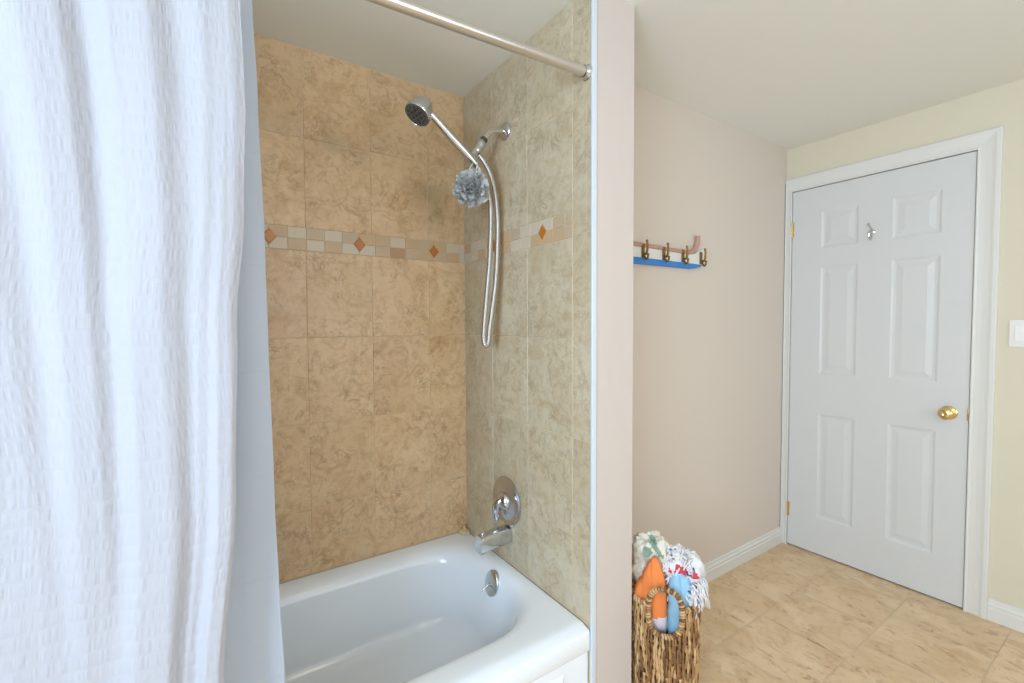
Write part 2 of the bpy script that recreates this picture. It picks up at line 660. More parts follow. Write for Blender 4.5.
# mosaic band: two rows of small tiles with amber diamonds
def mosaic_build(g):
    rnd = random.Random(11)
    zm = (BB + BT) / 2
    pw = 0.0658
    pal = [0, 1, 2, 1, 0, 2, 1, 0, 3, 2]

    def piece(plane, a0, a1, z0, z1, mi):
        t, e, gp = 0.0022, 0.001, 0.0007
        A0, A1, Z0, Z1 = a0 + gp, a1 - gp, z0 + gp, z1 - gp
        P = (lambda a, z, d: (a, -d, z)) if plane == 'y' else (lambda a, z, d: (-d, a, z))
        vs = [P(A0, Z0, 0.0002), P(A1, Z0, 0.0002), P(A1, Z1, 0.0002), P(A0, Z1, 0.0002),
              P(A0 + e, Z0 + e, t), P(A1 - e, Z0 + e, t), P(A1 - e, Z1 - e, t), P(A0 + e, Z1 - e, t)]
        fs = [[4, 5, 6, 7], [0, 1, 5, 4], [1, 2, 6, 5], [2, 3, 7, 6], [3, 0, 4, 7]]
        if plane == 'x': fs = [q[::-1] for q in fs]
        g.add(vs, fs, mi)

    def diamond(plane, a, w=0.0235, h=0.029):
        P = (lambda q, z, d: (q, -d, z)) if plane == 'y' else (lambda q, z, d: (-d, q, z))
        for k, (sc, d0, d1, mi) in enumerate(((1.28, 0.0, 0.0030, 1), (1.0, 0.0030, 0.0048, 4))):
            W_, H_ = w * sc, h * sc
            base = [(a + W_, zm), (a, zm + H_), (a - W_, zm), (a, zm - H_)]
            vs = [P(q, z, d0) for q, z in base] + [P(a + (q - a) * .88, zm + (z - zm) * .88, d1) for q, z in base]
            fs = [[4, 5, 6, 7], [0, 1, 5, 4], [1, 2, 6, 5], [2, 3, 7, 6], [3, 0, 4, 7]]
            if plane == 'y': fs = [q[::-1] for q in fs]
            g.add(vs, fs, mi)

    # back wall: rows as read from the photograph, the rest alternating
    def row(plane, lo, hi, off, cols):
        a = hi - off
        k = 0
        edges = [hi]
        while a > lo + 0.004:
            edges.append(a); a -= pw
        edges.append(lo)
        for a1, a0 in zip(edges, edges[1:]):
            for rr, (z0, z1) in enumerate(((zm, BT), (BB, zm))):
                c = cols[rr]
                piece(plane, a0, a1, z0, z1, c[k % len(c)])
            k += 1
    # (0 pale, 1 beige, 2 greyish, 3 tan) read from the corner leftwards
    row('y', XL, -0.001, 0.0266, ([0, 0, 1, 2, 1, 0, 1, 1, 2, 0, 2, 0, 1], [0, 1, 2, 1, 2, 3, 2, 0, 0, 1, 0, 1, 0]))
    row('x', -0.7578, -0.002, 0.060, ([1, 0, 0, 1, 1, 1, 2, 0, 0, 0, 2, 2], [0, 0, 1, 0, 0, 1, 0, 0, 1, 1, 1, 2]))
    for a in (-0.157, -0.4845, -0.813, -1.141, -1.469): diamond('y', a)
    for a in (-0.265, -0.597): diamond('x', a)
    g.box((XL, -0.0005, BB), (0, 0.0, BT), 5)


structure('trim_1', mosaic_build, [MAT['mos_white'], MAT['mos_beige'], MAT['mos_grey'], MAT['mos_tan'], MAT['copper'], MAT['grout']])
structure('trim_2', lambda g: g.box((-0.004, YF - 0.004, 0.0), (0.015, YF + 0.004, ZC), 0, 0.0018), [MAT['strip']])
# caulk bead where the tub meets the tile
structure('trim_3', lambda g: (g.tube([(XL, -0.003, ZT + .002), (-.002, -.003, ZT + .001)], 0.0022, 8), g.tube([(-.003, 0, ZT + .001), (-.003, YF + .01, ZT + .001)], 0.0022, 8)), [MAT['grout']])


# ---------------- baseboards
def baseboard(name, p0, p1, nrm):
    """moulded profile swept from p0 to p1, standing out along nrm"""
    prof = [(0, 0), (0.014, 0), (0.014, 0.055), (0.011, 0.060), (0.012, 0.072), (0.007, 0.080), (0.006, 0.092), (0, 0.096)]
    p0, p1, nrm = Vector(p0), Vector(p1), Vector(nrm)
    g = G()
    vs = [p + nrm * d + Vector((0, 0, z)) for p in (p0, p1) for d, z in prof]
    n = len(prof)
    g.add(vs, [[k, (k + 1) % n, n + (k + 1) % n, n + k] for k in range(n)] + [list(range(n))[::-1], list(range(n, 2 * n))])
    o = g.make(name, [MAT['trim']], smooth=False)
    return tag(o, kind='structure')


baseboard('baseboard_rear', (XP + .002, YH, 0), (XD, YH, 0), (0, -1, 0))
baseboard('baseboard_right', (XD, -1.4175, 0), (XD, RF, 0), (-1, 0, 0))

# ---------------- door and casing
DY0, DY1, DZ = -0.5466, -1.3378, 2.150   # hinge side, latch side, height
DX = XD - 0.006


def door_face():
    g = G()
    gap = 0.003
    y_hi, y_lo = DY0 - gap, DY1 + gap
    z0, z1 = 0.008, DZ - gap
    cols = [(-0.885, -0.705), (-1.222, -1.032)]
    rows = [(0.222, 0.835), (1.070, 1.690), (1.795, 2.005)]
    ys = sorted([y_lo, y_hi] + [c for p in cols for c in p])
    zs = sorted([z0, z1] + [c for p in rows for c in p])
    for a0, a1 in zip(ys, ys[1:]):
        for b0, b1 in zip(zs, zs[1:]):
            if (a0, a1) in cols and (b0, b1) in rows:
                rings = [(0, 0), (0.004, 0.0015), (0.010, 0.0042), (0.020, 0.0052), (0.024, 0.0048), (0.044, 0.0016), (0.048, 0.001)]
                vs, fs = [], []
                for ins, dep in rings:
                    vs += [(DX + dep, a0 + ins, b0 + ins), (DX + dep, a1 - ins, b0 + ins), (DX + dep, a1 - ins, b1 - ins), (DX + dep, a0 + ins, b1 - ins)]
                for k in range(len(rings) - 1):
                    for j in range(4):
                        fs.append([k * 4 + j, (k + 1) * 4 + j, (k + 1) * 4 + (j + 1) % 4, k * 4 + (j + 1) % 4])
                k = (len(rings) - 1) * 4
                fs.append([k + 3, k + 2, k + 1, k])
                g.add(vs, fs)
            else:
                g.add([(DX, a0, b0), (DX, a1, b0), (DX, a1, b1), (DX, a0, b1)], [[3, 2, 1, 0]])
    # edges and back
    x2 = DX + 0.035
    g.add([(DX, y_lo, z0), (DX, y_hi, z0), (DX, y_hi, z1), (DX, y_lo, z1), (x2, y_lo, z0), (x2, y_hi, z0), (x2, y_hi, z1), (x2, y_lo, z1)],
          [[0, 1, 5, 4], [1, 2, 6, 5], [2, 3, 7, 6], [3, 0, 4, 7], [4, 5, 6, 7]])
    return g


# opening cut in the right wall so that the door stands in it
bpy.data.objects.remove(bpy.data.objects['wall_right'])
structure('wall_right', lambda g: (g.box((XD, RF, 0), (XD + 0.1, DY1 - .004, ZC)), g.box((XD, DY0 + .004, 0), (XD + 0.1, YH, ZC)),
                                   g.box((XD, DY1 - .004, DZ + .004), (XD + 0.1, DY0 + .004, ZC)), g.box((XD + .07, DY1 - .004, 0), (XD + 0.1, DY0 + .004, DZ + .004))), [MAT['yellow']])
door = tag(door_face().make('door_1', [MAT['door']], smooth=False), kind='structure')


def casing(g):
    # moulded profile: (offset from opening, stand-out)
    w = 0.0786
    prof = [(0.000, 0.006), (0.000, 0.014), (0.004, 0.016), (0.012, 0.012), (0.030, 0.012), (0.050, 0.015), (0.062, 0.019), (0.074, 0.019), (w, 0.015), (w, 0.0)]
    o0, o1, zt = DY0 + .0005, DY1 - .0005, DZ + .0005
    path = []
    n = len(prof)
    vs = []
    hinge_max = YH - DY0 - 0.002
    for (py, pz, sy, sz) in ((o0, 0, 1, 0), (o0, zt, 1, 1), (o1, zt, -1, 1), (o1, 0, -1, 0)):
        for off, st in prof:
            oy = min(off, hinge_max) if sy > 0 else off
            vs.append((XD - st, py + sy * oy, pz + sz * off))
    fs = [[s * n + k, s * n + k + 1, (s + 1) * n + k + 1, (s + 1) * n + k] for s in range(3) for k in range(n - 1)]
    g.add(vs, fs)
    # stop / jamb behind the door edge
    g.box((XD + .001, o0 + .0005, 0), (XD + .06, o0 + .003, DZ))
    g.box((XD + .001, o1 - .003, 0), (XD + .06, o1 - .0005, DZ))


structure('trim_4', casing, [MAT['trim']])

# knob
g = G()
ky, kz = -1.266, 0.930
g.lathe([(0.0, 0), (0.033, 0), (0.033, 0.003), (0.028, 0.007), (0.016, 0.010), (0.011, 0.014), (0.011, 0.028), (0.016, 0.034), (0.0255, 0.041), (0.0285, 0.050), (0.0265, 0.058), (0.019, 0.064), (0.010, 0.0655), (0.008, 0.0645), (0.0, 0.0645)],
        (DX, ky, kz), (-1, 0, 0), 40)
k = g.make('door_knob', [MAT['brass']], door)
tag(k, 'round polished brass knob')
for hz in (1.925, 0.225):
    g = G()
    for q in range(5):
        g.tube([(DX - .004, DY0 - .001, hz - .042 + q * .017), (DX - .004, DY0 - .001, hz - .042 + q * .017 + .0158)], 0.0052, 12)
    g.tube([(DX - .004, DY0 - .001, hz + .043), (DX - .004, DY0 - .001, hz + .049)], [0.0042, 0.002], 10)
    g.tube([(DX - .004, DY0 - .001, hz - .049), (DX - .004, DY0 - .001, hz - .0425)], [0.002, 0.0042], 10)
    g.box((DX - .0015, DY0 - .012, hz - .042), (DX, DY0 - .002, hz + .042))
    g.make('hinge', [MAT['brass']], door)
g = G()
g.box((DX - .0015, DY1 + .004, kz - .028), (DX - .0002, DY1 + .0085, kz + .028), 0, .0004)
g.box((DX - .006, DY1 + .002, kz - .010), (DX - .0015, DY1 + .006, kz + .012), 0, .001)
g.make('latch_plate', [MAT['brass']], door)
# small hook on the centre stile
g = G()
hy, hz = -0.947, 1.842
g.lathe([(0, 0), (.014, 0), (.014, .002), (.008, .005), (0, .006)], (DX, hy, hz + .004), (-1, 0, 0), 20)
g.tube(spline([(DX - .004, hy, hz + .010), (DX - .014, hy + .004, hz + .026), (DX - .026, hy + .010, hz + .040)], 8), 0.0042, 10)
g.tube(spline([(DX - .004, hy, hz + .004), (DX - .008, hy, hz - .022), (DX - .024, hy, hz - .040), (DX - .044, hy, hz - .030), (DX - .048, hy, hz - .010)], 8), 0.0046, 10)
for pt in ((DX - .048, hy, hz - .006), (DX - .027, hy + .010, hz + .043)):
    g.lathe([(0, -.007), (.006, -.004), (.0075, 0), (.006, .004), (0, .007)], pt, (0, 0, 1), 14)
tag(g.make('robe_hook', [MAT['chrome']], door), 'small silver double hook')

# ---------------- light switch
sw = empty('light_switch', (XD, -1.512, 1.313))
tag(sw, 'white wall switch plate with wide rocker beside the door casing', 'light switch')
g = G()
g.box((XD - .006, -1.57, 1.253), (XD - .0002, -1.4545, 1.373), 0, .002)
g.make('switch_plate', [MAT['plastic']], sw)
for yc in (-1.489, -1.535):
    g = G()
    g.box((XD - .0075, yc - .018, 1.278), (XD - .0055, yc + .018, 1.348), 0, .0008)
    x0 = XD - .0075
    g.add([(x0, yc - .0155, 1.281), (x0, yc + .0155, 1.281), (x0 - .0045, yc + .0155, 1.281), (x0 - .0045, yc - .0155, 1.281),
           (x0, yc - .0155, 1.345), (x0, yc + .0155, 1.345), (x0 - .0005, yc + .0155, 1.345), (x0 - .0005, yc - .0155, 1.345)],
          [[0, 1, 2, 3], [4, 7, 6, 5], [3, 2, 6, 7], [0, 3, 7, 4], [1, 5, 6, 2]])
    g.make('rocker', [MAT['plastic']], sw, smooth=False)


# ------------------------------------------------------------------ bathtub
def rrect(x0, x1, y0, y1, r_, k=10, m=8):
    """points of a rounded rectangle, the same count for every call"""
    pts = []
    cs = [(x1 - r_, y1 - r_, 0), (x0 + r_, y1 - r_, 90), (x0 + r_, y0 + r_, 180), (x1 - r_, y0 + r_, 270)]
    for i, (cx_, cy_, a0) in enumerate(cs):
        arc = [(cx_ + r_ * cos(radians(a0 + 90 * j / k)), cy_ + r_ * sin(radians(a0 + 90 * j / k))) for j in range(k + 1)]
        pts += arc
        nx = cs[(i + 1) % 4]
        a = radians(nx[2])
        e = (nx[0] + r_ * cos(a), nx[1] + r_ * sin(a))
        s_ = arc[-1]
        pts += [(s_[0] + (e[0] - s_[0]) * j / m, s_[1] + (e[1] - s_[1]) * j / m) for j in range(1, m)]
    return pts


tub = empty('bathtub', (XL / 2, -0.425, 0))
tag(tub, 'white enamel alcove bathtub with wide front deck below the tan tile', 'bathtub')
g = G()
e = 0.0025
X0, X1, Y0, Y1 = XL + e, -e - .002, YF + .002, -e
rings = []
rings.append((X0, X1, Y0 + .014, Y1, .004, .300))
rings.append((X0, X1, Y0 + .004, Y1, .004, .303))
rings.append((X0, X1, Y0, Y1, .004, .309))
rings.append((X0, X1, Y0, Y1, .005, .364))
rings.append((X0, X1, Y0 + .002, Y1, .005, .369))
rings.append((X0, X1, Y0 + .007, Y1, .006, .3725))
rings.append((X0 + .002, X1 - .002, Y0 + .030, Y1 - .002, .008, .3825))
rings.append((X0 + .01, X1 - .006, Y0 + .038, Y1 - .006, .012, .3848))
rings.append((X0 + .02, X1 - .010, Y0 + .052, Y1 - .010, .02, .3852))
# inner basin
ix0, ix1, iy0, iy1 = -1.455, -0.046, -0.730, -0.032
rings.append((ix0 - .01, ix1 + .012, iy0 - .016, iy1 + .010, .25, .3840))
for (ins, z) in ((0.0, .3815), (.012, .3765), (.023, .368), (.032, .354), (.040, .33)):
    rings.append((ix0 + ins * 1.3, ix1 - ins * .9, iy0 + ins * .7, iy1 - ins * 1.3, .24, z))
for q in range(1, 9):
    t = q / 8
    rings.append((ix0 + .052 + .16 * t, ix1 - .036 - .040 * t, iy0 + .028 + .035 * t, iy1 - .052 - .020 * t, .24 - .05 * t, .33 - .20 * t))
lx0, lx1, ly0, ly1 = ix0 + .212, ix1 - .076, iy0 + .063, iy1 - .072
for q in range(1, 9):
    a = q / 8 * pi / 2
    ins = .17 * (1 - cos(a))
    rings.append((lx0 + ins, lx1 - ins, ly0 + ins * .8, ly1 - ins * .8, .19 - .06 * q / 8, .13 - .094 * sin(a)))
rings.append((lx0 + .20, lx1 - .24, ly0 + .20, ly1 - .20, .05, .030))
vs = []
for (a0, a1, b0, b1, rr, z) in rings:
    vs += [(x, y, z) for x, y in rrect(a0, a1, b0, b1, rr)]
n = len(vs) // len(rings)
fs = []
for k in range(len(rings) - 1):
    for j in range(n):
        fs.append([k * n + j, k * n + (j + 1) % n, (k + 1) * n + (j + 1) % n, (k + 1) * n + j])
fs.append([(len(rings) - 1) * n + j for j in range(n)])
g.add(vs, fs)
g.make('basin', [MAT['enamel']], tub, sharp=radians(60))
# apron below the lip, with a raised panel
g = G()
ya = YF + .014
px0, px1, pz0, pz1 = -1.42, -0.105, 0.05, 0.262
g.add([(X0, ya, 0), (X1, ya, 0), (X1, ya, .302), (X0, ya, .302)] + [(a, ya - d, b) for d, ins in ((0, 0), (.006, .010), (.009, .024)) for a, b in ((px0 + ins, pz0 + ins), (px1 - ins, pz0 + ins), (px1 - ins, pz1 - ins), (px0 + ins, pz1 - ins))],
      [[0, 1, 5, 4], [1, 2, 6, 5], [2, 3, 7, 6], [3, 0, 4, 7]] + [[a + j, a + (j + 1) % 4, a + 4 + (j + 1) % 4, a + 4 + j] for a in (4, 8) for j in range(4)] + [[12, 13, 14, 15]])
g.make('apron', [MAT['enamel']], tub, smooth=False)
# overflow plate with its trip lever
oc = Vector((-0.086, -0.372, 0.327))
on = Vector((-1, 0, 0.26)).normalized()
g = G()
g.lathe([(0, -.006), (.050, -.006), (.050, .004), (.047, .008), (.036, .011), (.015, .013), (0, .013)], oc, on, 44, up=(0, 0, 1), scale2=.86)
ov = g.make('overflow_plate', [MAT['chrome']], tub)
g = G()
upv = Vector((0, 0, 1)) - on * on.z
upv.normalize()
c = oc + on * .012 - upv * .004
g.tube([c, c + on * .008], .006, 14)
g.tube([c + on * .006, c + on * .030 - upv * .020 + Vector((0, -.002, 0))], [.0035, .003], 12)
g.make('trip_lever', [MAT['chrome']], ov).location = (0, 0, 0)

# stopper in the corner of the tub ledge
g = G()
sc_ = Vector((-0.030, -0.030, ZT + .0005))
g.lathe([(0, 0), (.024, 0), (.027, .004), (.026, .012), (.020, .016), (.008, .018), (.0045, .022), (.006, .030), (.004, .034), (0, .0345)], sc_, (0, 0, 1), 32)
st = g.make('tub_stopper', [NT('cream_rubber').set(color=rgb(214, 196, 150), rough=0.45)], loc=sc_)
tag(st, 'small cream round plug lying in the back corner of the tub ledge', 'plug')

# ------------------------------------------------------------------ shower rod, curtain, liner
R0, R1 = Vector((0.0, -0.829, 2.148)), Vector((XL, -0.790, 2.118))
rod = empty('shower_rod', R0)
tag(rod, 'brushed metal shower curtain rod spanning the alcove below the ceiling', 'curtain rod')
g = G()
d = (R1 - R0).normalized()
g.tube([R0 + d * .004, R1 - d * .004], .0152, 24)
g.make('pole', [MAT['brushed']], rod)
for end, dd in ((R0, d), (R1, -d)):
    g = G()
    g.lathe([(0, .0017), (.024, .0017), (.0245, .006), (.022, .009), (.0205, .011), (.0195, .019), (.0160, .021), (.0155, .012)], end, dd, 32)
    g.make('end_flange', [MAT['chrome']], rod)


def interp(tab, t):
    """smooth interpolation in a table of (position, value)"""
    if t <= tab[0][0]: return tab[0][1]
    for (a, va), (b, vb) in zip(tab, tab[1:]):
        if t <= b:
            s_ = (t - a) / (b - a)
            s_ = s_ * s_ * (3 - 2 * s_)
            return va + (vb - va) * s_
    return tab[-1][1]


def sheet(name, mat, z0, z1, edge, xl, top, bot, ybase, amp, parent, nx=420, nz=110, yshift=None, thick=0.0012, shear=0.0):
    """hanging cloth: top/bot are tables of (0..1 along the width, fold depth)"""
    vs, uvs = [], []
    for iz in range(nz + 1):
        t = iz / nz
        z = z0 + (z1 - z0) * t
        xr = interp(edge, z)
        L = 0
        prev = None
        for ix in range(nx + 1):
            s_ = ix / nx
            x = xl + (xr - xl) * s_
            w = min(1, max(0, (z - 0.45) / (2.05 - 0.45)))
            # folds drift sideways a little with height
            wob = 0.012 * noise.noise(Vector((s_ * 3, z * 1.3, 5.0)))
            sh = shear * (z - 1.35)
            f0 = interp(bot, s_ + wob)
            f1 = interp(top, s_ + wob + sh * (1 - s_))
            y = ybase - amp * (f0 * (1 - w) + f1 * w) - 0.006 * noise.noise(Vector((x * 9, z * 2.5, 1.0)))
            if yshift: y += yshift(z)
            p = Vector((x, y, z))
            if prev is not None: L += (p - prev).length
            prev = p
            vs.append(p)
            uvs.append((L, z))
    fs = []
    for iz in range(nz):
        for ix in range(nx):
            a = iz * (nx + 1) + ix
            fs.append([a, a + 1, a + nx + 2, a + nx + 1])
    o = mesh(name, [v - Vector(parent.location) for v in vs] if parent else vs, fs, mat, None, parent, True, uvs)
    so = o.modifiers.new('thickness', 'SOLIDIFY')
    so.thickness = thick
    return o


# pixel column -> 0..1 along the outer curtain (left part lies outside the frame)
def su(px): return ((-1.275 + px * 0.00131) - (-1.50)) / (1.50 - 0.965)


left = [(0.0, .3), (.06, .9), (.12, .1), (.19, .9), (.26, .15), (.33, .9)]
top_t = left + [(su(0), .55), (su(24), .1), (su(50), .85), (su(72), .75), (su(94), .0), (su(118), .9), (su(148), 1.0), (su(176), .25), (su(200), .85), (su(222), .6), (su(238), .2)]
bot_t = left + [(su(2), .55), (su(45), .40), (su(96), .12), (su(128), .85), (su(165), 1.0), (su(188), .30), (su(200), .05), (su(214), .75), (su(228), .7), (su(238), .35)]
cur = empty('shower_curtain', (-1.23, -0.86, 0.14))
tag(cur, 'white puckered shower curtain gathered at the left of the tub', 'curtain')
edge_out = [(0.14, -1.01), (0.65, -0.999), (1.05, -0.970), (1.34, -0.962), (1.60, -0.944), (1.78, -0.938), (2.13, -0.946)]
# the cloth hangs outside the tub and comes in to the rod at the top
sheet('curtain_cloth', MAT['curtain'], 0.14, 2.125, edge_out, -1.50, top_t, bot_t, -0.872, 0.023, cur,
      shear=0.30, yshift=lambda z: 0.055 * max(0, min(1, (z - 1.95) / 0.18)) ** 2)
rl = [(k / 17, .9 * (k % 2)) for k in range(18)]
ltop = [(0, .2), (.1, .9), (.2, .1), (.3, .8), (.42, .1), (.52, .8), (.64, .1), (.75, .8), (.86, .25), (.94, .55), (1.0, .2)]
lbot = [(0, .2), (.1, .9), (.2, .1), (.3, .8), (.42, .1), (.52, .8), (.64, .1), (.76, .9), (.88, .35), (.95, .15), (1.0, .3)]
edge_in = [(0.20, -.872), (0.547, -.882), (0.766, -.889), (0.972, -.894), (1.329, -.899), (1.514, -.901), (1.844, -.908), (2.05, -.914), (2.13, -.916)]
sheet('liner', MAT['liner'], 0.20, 2.125, edge_in, -1.47, ltop, lbot, -0.770, 0.030, cur, nx=260, nz=60)
for k in range(8):
    x = -1.47 + k * 0.075
    p = R0 + (R1 - R0) * ((x - R0.x) / (R1.x - R0.x))
    g = G()
    g.tube([p + Vector((0, .027 * cos(a), .027 * sin(a) - .008)) for a in [2 * pi * j / 24 for j in range(24)]], .0018, 8, closed=True)
    g.make('curtain_ring', [MAT['chrome']], cur)

# ------------------------------------------------------------------ shower set on the side wall
YS = -0.358
arm = empty('wall_shower_outlet', (0, YS, 2.138))
tag(arm, 'chrome shower arm with round flange high on the side tile wall', 'shower fitting')
g = G()
g.lathe([(0, .0022), (.035, .0022), (.036, .006), (.031, .012), (.020, .017), (.013, .019)], (0, YS, 2.132), (-1, 0, 0), 36)
g.make('flange', [MAT['chrome']], arm)
g = G()
g.tube(spline([(-.003, YS, 2.132), (-.040, YS, 2.128), (-.070, YS, 2.116), (-.094, YS, 2.090), (-.106, YS, 2.068)], 8), .0118, 18)
g.make('pipe', [MAT['brushed']], arm)
g = G()
a, b = Vector((-.102, YS, 2.078)), Vector((-.144, YS, 2.016))
dv = (b - a).normalized()
g.lathe([(0, -.004), (.0135, -.004), (.0150, 0), (.0150, .012), (.0135, .014), (0, .014)], a, dv, 24, mi=1)
g.lathe([(0, .012), (.0150, .013), (.0175, .020), (.0175, .034), (.0150, .040), (.0160, .048), (.0150, .062), (.010, .070), (0, .072)], a, dv, 28)
# clip that holds the wand
g.tube([(-.140, YS, 2.030), (-.150, YS - .002, 2.005)], .013, 20)
g.make('diverter', [MAT['chrome'], MAT['dark']], arm)

hs = empty('hand_shower', (-.166, YS, 1.985))
tag(hs, 'chrome hand shower with round spray head, clipped to the shower arm', 'hand shower')
g = G()
w0, w1 = Vector((-.146, YS - .014, 1.968)), Vector((-.328, YS - .014, 2.112))
path = spline([w0, w0.lerp(w1, .25) + Vector((.002, 0, .001)), w0.lerp(w1, .6), w1], 8)
nn = len(path)
g.tube(path, [.0135 + .0032 * sin(pi * min(1, k / nn * 1.15)) for k in range(nn)], 20)
g.lathe([(0, -.004), (.0125, -.002), (.013, .010), (.011, .014)], w0, (w1 - w0), 20)
g.make('handle', [MAT['chrome']], hs)
hn = Vector((-.54, -.16, -.84)).normalized()
hc = Vector((-.378, YS - .016, 2.103))
g = G()
g.lathe([(0, -.064), (.016, -.063), (.027, -.058), (.033, -.046), (.040, -.026), (.0455, -.008), (.0470, .002), (.0465, .008), (.0445, .011), (.0430, .009)], hc, hn, 44)
g.tube([w1 - (w1 - w0).normalized() * .01, hc - hn * .034], [.0135, .018], 20)
g.make('spray_head', [MAT['chrome']], hs)
g = G()
g.lathe([(0, .0085), (.0432, .0085), (.0430, .010), (.040, .0115), (.037, .0105), (0, .0115)], hc, hn, 40, mi=0)
e1 = hn.orthogonal().normalized()
e2 = hn.cross(e1)
for rr, cnt, br in ((.0, 1, .0075), (.018, 6, .0052), (.031, 12, .0034)):
    for q in range(cnt):
        a = 2 * pi * q / cnt
        pc = hc + (e1 * cos(a) + e2 * sin(a)) * rr
        g.lathe([(br, .010), (br, .0135), (br * .6, .0148), (0, .0148)], pc, hn, 12, mi=1)
g.make('spray_plate', [MAT['nozzle'], MAT['dark']], hs)
g = G()
hp = [w0 - (w1 - w0).normalized() * .004, (-.128, YS - .014, 1.944), (-.098, YS - .012, 1.890), (-.080, YS - .008, 1.82), (-.0745, YS, 1.74), (-.080, YS, 1.62), (-.090, YS, 1.52), (-.101, YS, 1.42),
      (-.109, YS, 1.34), (-.110, YS, 1.305), (-.104, YS, 1.283), (-.095, YS, 1.279), (-.088, YS, 1.295), (-.083, YS, 1.34), (-.068, YS, 1.43), (-.052, YS, 1.54), (-.044, YS, 1.66), (-.0425, YS, 1.78), (-.054, YS, 1.88),
      (-.076, YS + .002, 1.955), (-.104, YS + .004, 1.998), (-.126, YS + .004, 2.016)]
g.tube(spline(hp, 14), .0102, 14)
g.make('hose', [MAT['hose']], hs)

# loofah
lc = Vector((-.176, YS - .032, 1.872))
lf = empty('bath_pouf', lc)
tag(lf, 'grey-blue mesh bath pouf hanging by a white cord from the hand shower', 'bath pouf')
rnd = random.Random(4)
g = G()
for q in range(90):
    zz = rnd.uniform(-1, 1)
    th = rnd.uniform(0, 2 * pi)
    nrm = Vector((math.sqrt(1 - zz * zz) * cos(th), math.sqrt(1 - zz * zz) * sin(th), zz))
    ta = nrm.orthogonal().normalized()
    ta.rotate(Matrix.Rotation(rnd.uniform(-.7, .7), 3, nrm))
    # ruffles run mostly level, like the photographed one
    hzt = Vector((0, 0, 1)).cross(nrm)
    if hzt.length > .2: ta = (hzt.normalized() + .35 * ta).normalized()
    tb = nrm.cross(ta).normalized()
    m = 16
    ph, fr = rnd.uniform(0, 6.28), rnd.uniform(1.3, 2.2)
    R_out = rnd.uniform(.054, .066)
    vs = []
    for j in range(m + 1):
        t = (j / m - .5)
        wav = .0095 * sin(ph + fr * 2 * pi * t)
        for (rad_, sc) in ((.020, .25), (R_out * .8, .8), (R_out - .006 * abs(2 * t) ** 2, 1.15)):
            p = nrm * rad_ + ta * (t * .066) * (rad_ / .05 + .2) + tb * wav * sc
            vs.append(lc + p)
    fs = []
    for j in range(m):
        for k in range(2):
            a = j * 3 + k
            fs.append([a, a + 3, a + 4, a + 1])
    g.add(vs, fs)
g.lathe([(0, -.034)] + [(.034 * sin(a), -.034 * cos(a)) for a in [pi * j / 12 for j in range(1, 12)]] + [(0, .034)], lc, (0, 0, 1), 20)
tp = NT('grey_blue_netting')
pp = tp.pos()
tp.set(color=tp.mix(tp.noise(40, 3, vec=pp), rgb(176, 178, 178), rgb(214, 214, 212)), rough=0.6)
g.make('netting', [tp.m], lf, sharp=None)
g = G()
g.tube(spline([lc + Vector((-.004, 0, .030)), lc + Vector((-.006, .002, .070)), (-.160, YS - .018, 1.975), (-.156, YS + .004, 2.000), (-.150, YS - .026, 1.975), lc + Vector((.020, 0, .070)), lc + Vector((.010, 0, .030))], 8), .0018, 8)
g.make('hanging_cord', [MAT['cord']], lf)

# mixing valve
vc = Vector((0, -0.360, 0.640))
va = empty('shower_valve', vc)
tag(va, 'round chrome mixing valve plate with curved lever above the tub spout', 'shower valve')
g = G()
g.lathe([(0, .0018), (.096, .0018), (.100, .006), (.100, .011), (.095, .015), (.088, .015), (.080, .012), (.060, .016), (.045, .020), (0, .021)], vc, (-1, 0, 0), 56)
g.make('escutcheon', [metal('satin_chrome', (0.60, 0.62, 0.66, 1), 0.24)], va)
g = G()
g.lathe([(0, .010), (.040, .010), (.039, .026), (.034, .036), (.024, .043), (.010, .047), (0, .048)], vc, (-1, 0, 0), 36)
pa = spline([vc + Vector((-.026, .000, .008)), vc + Vector((-.044, .010, -.004)), vc + Vector((-.048, .018, -.036)), vc + Vector((-.044, .024, -.076))], 10)
nn = len(pa)
g.tube(pa, [.023 - .011 * k / nn for k in range(nn)], 18)
g.make('lever', [MAT['chrome']], va)

# tub spout
sp0 = Vector((0, YS - .008, 0.513))
spt = empty('tub_spout', sp0)
tag(spt, 'chrome tub spout with pull-up knob below the mixing valve', 'tub spout')
g = G()
secs = []
for k in range(13):
    t = k / 12
    x = -.002 - .142 * t
    cz = sp0.z - .006 - .012 * t * t
    hh = .031 + .003 * t
    ww = .029 - .003 * t
    secs.append((x, cz, ww, hh))
vs = []
m = 24
for x, cz, ww, hh in secs:
    for j in range(m):
        a = 2 * pi * j / m
        ca, sa = cos(a), sin(a)
        q = (abs(ca) ** 5 + abs(sa) ** 5) ** (-1 / 5)
        vs.append((x, sp0.y + ww * ca * q, cz + hh * sa * q))
fs = [[k * m + j, k * m + (j + 1) % m, (k + 1) * m + (j + 1) % m, (k + 1) * m + j] for k in range(12) for j in range(m)]
fs += [list(range(m)), [12 * m + j for j in range(m)][::-1]]
g.add(vs, fs)
bo = g.make('spout_body', [MAT['chrome']], spt, sharp=radians(50))
g = G()
g.lathe([(0, -.01), (.0045, -.01), (.0045, .006), (.008, .008), (.0085, .013), (.006, .016), (0, .0165)], (-.126, sp0.y, sp0.z + .014), (0, 0, 1), 20)
g.make('pull_knob', [MAT['chrome']], spt)

# ------------------------------------------------------------------ coat rack on the rear wall
ck = empty('coat_rack', (0.63, YH, 1.68))
tag(ck, 'blue and white boat-shaped coat rack with brass hooks on the cream wall', 'coat rack')
yb = YH - .0008


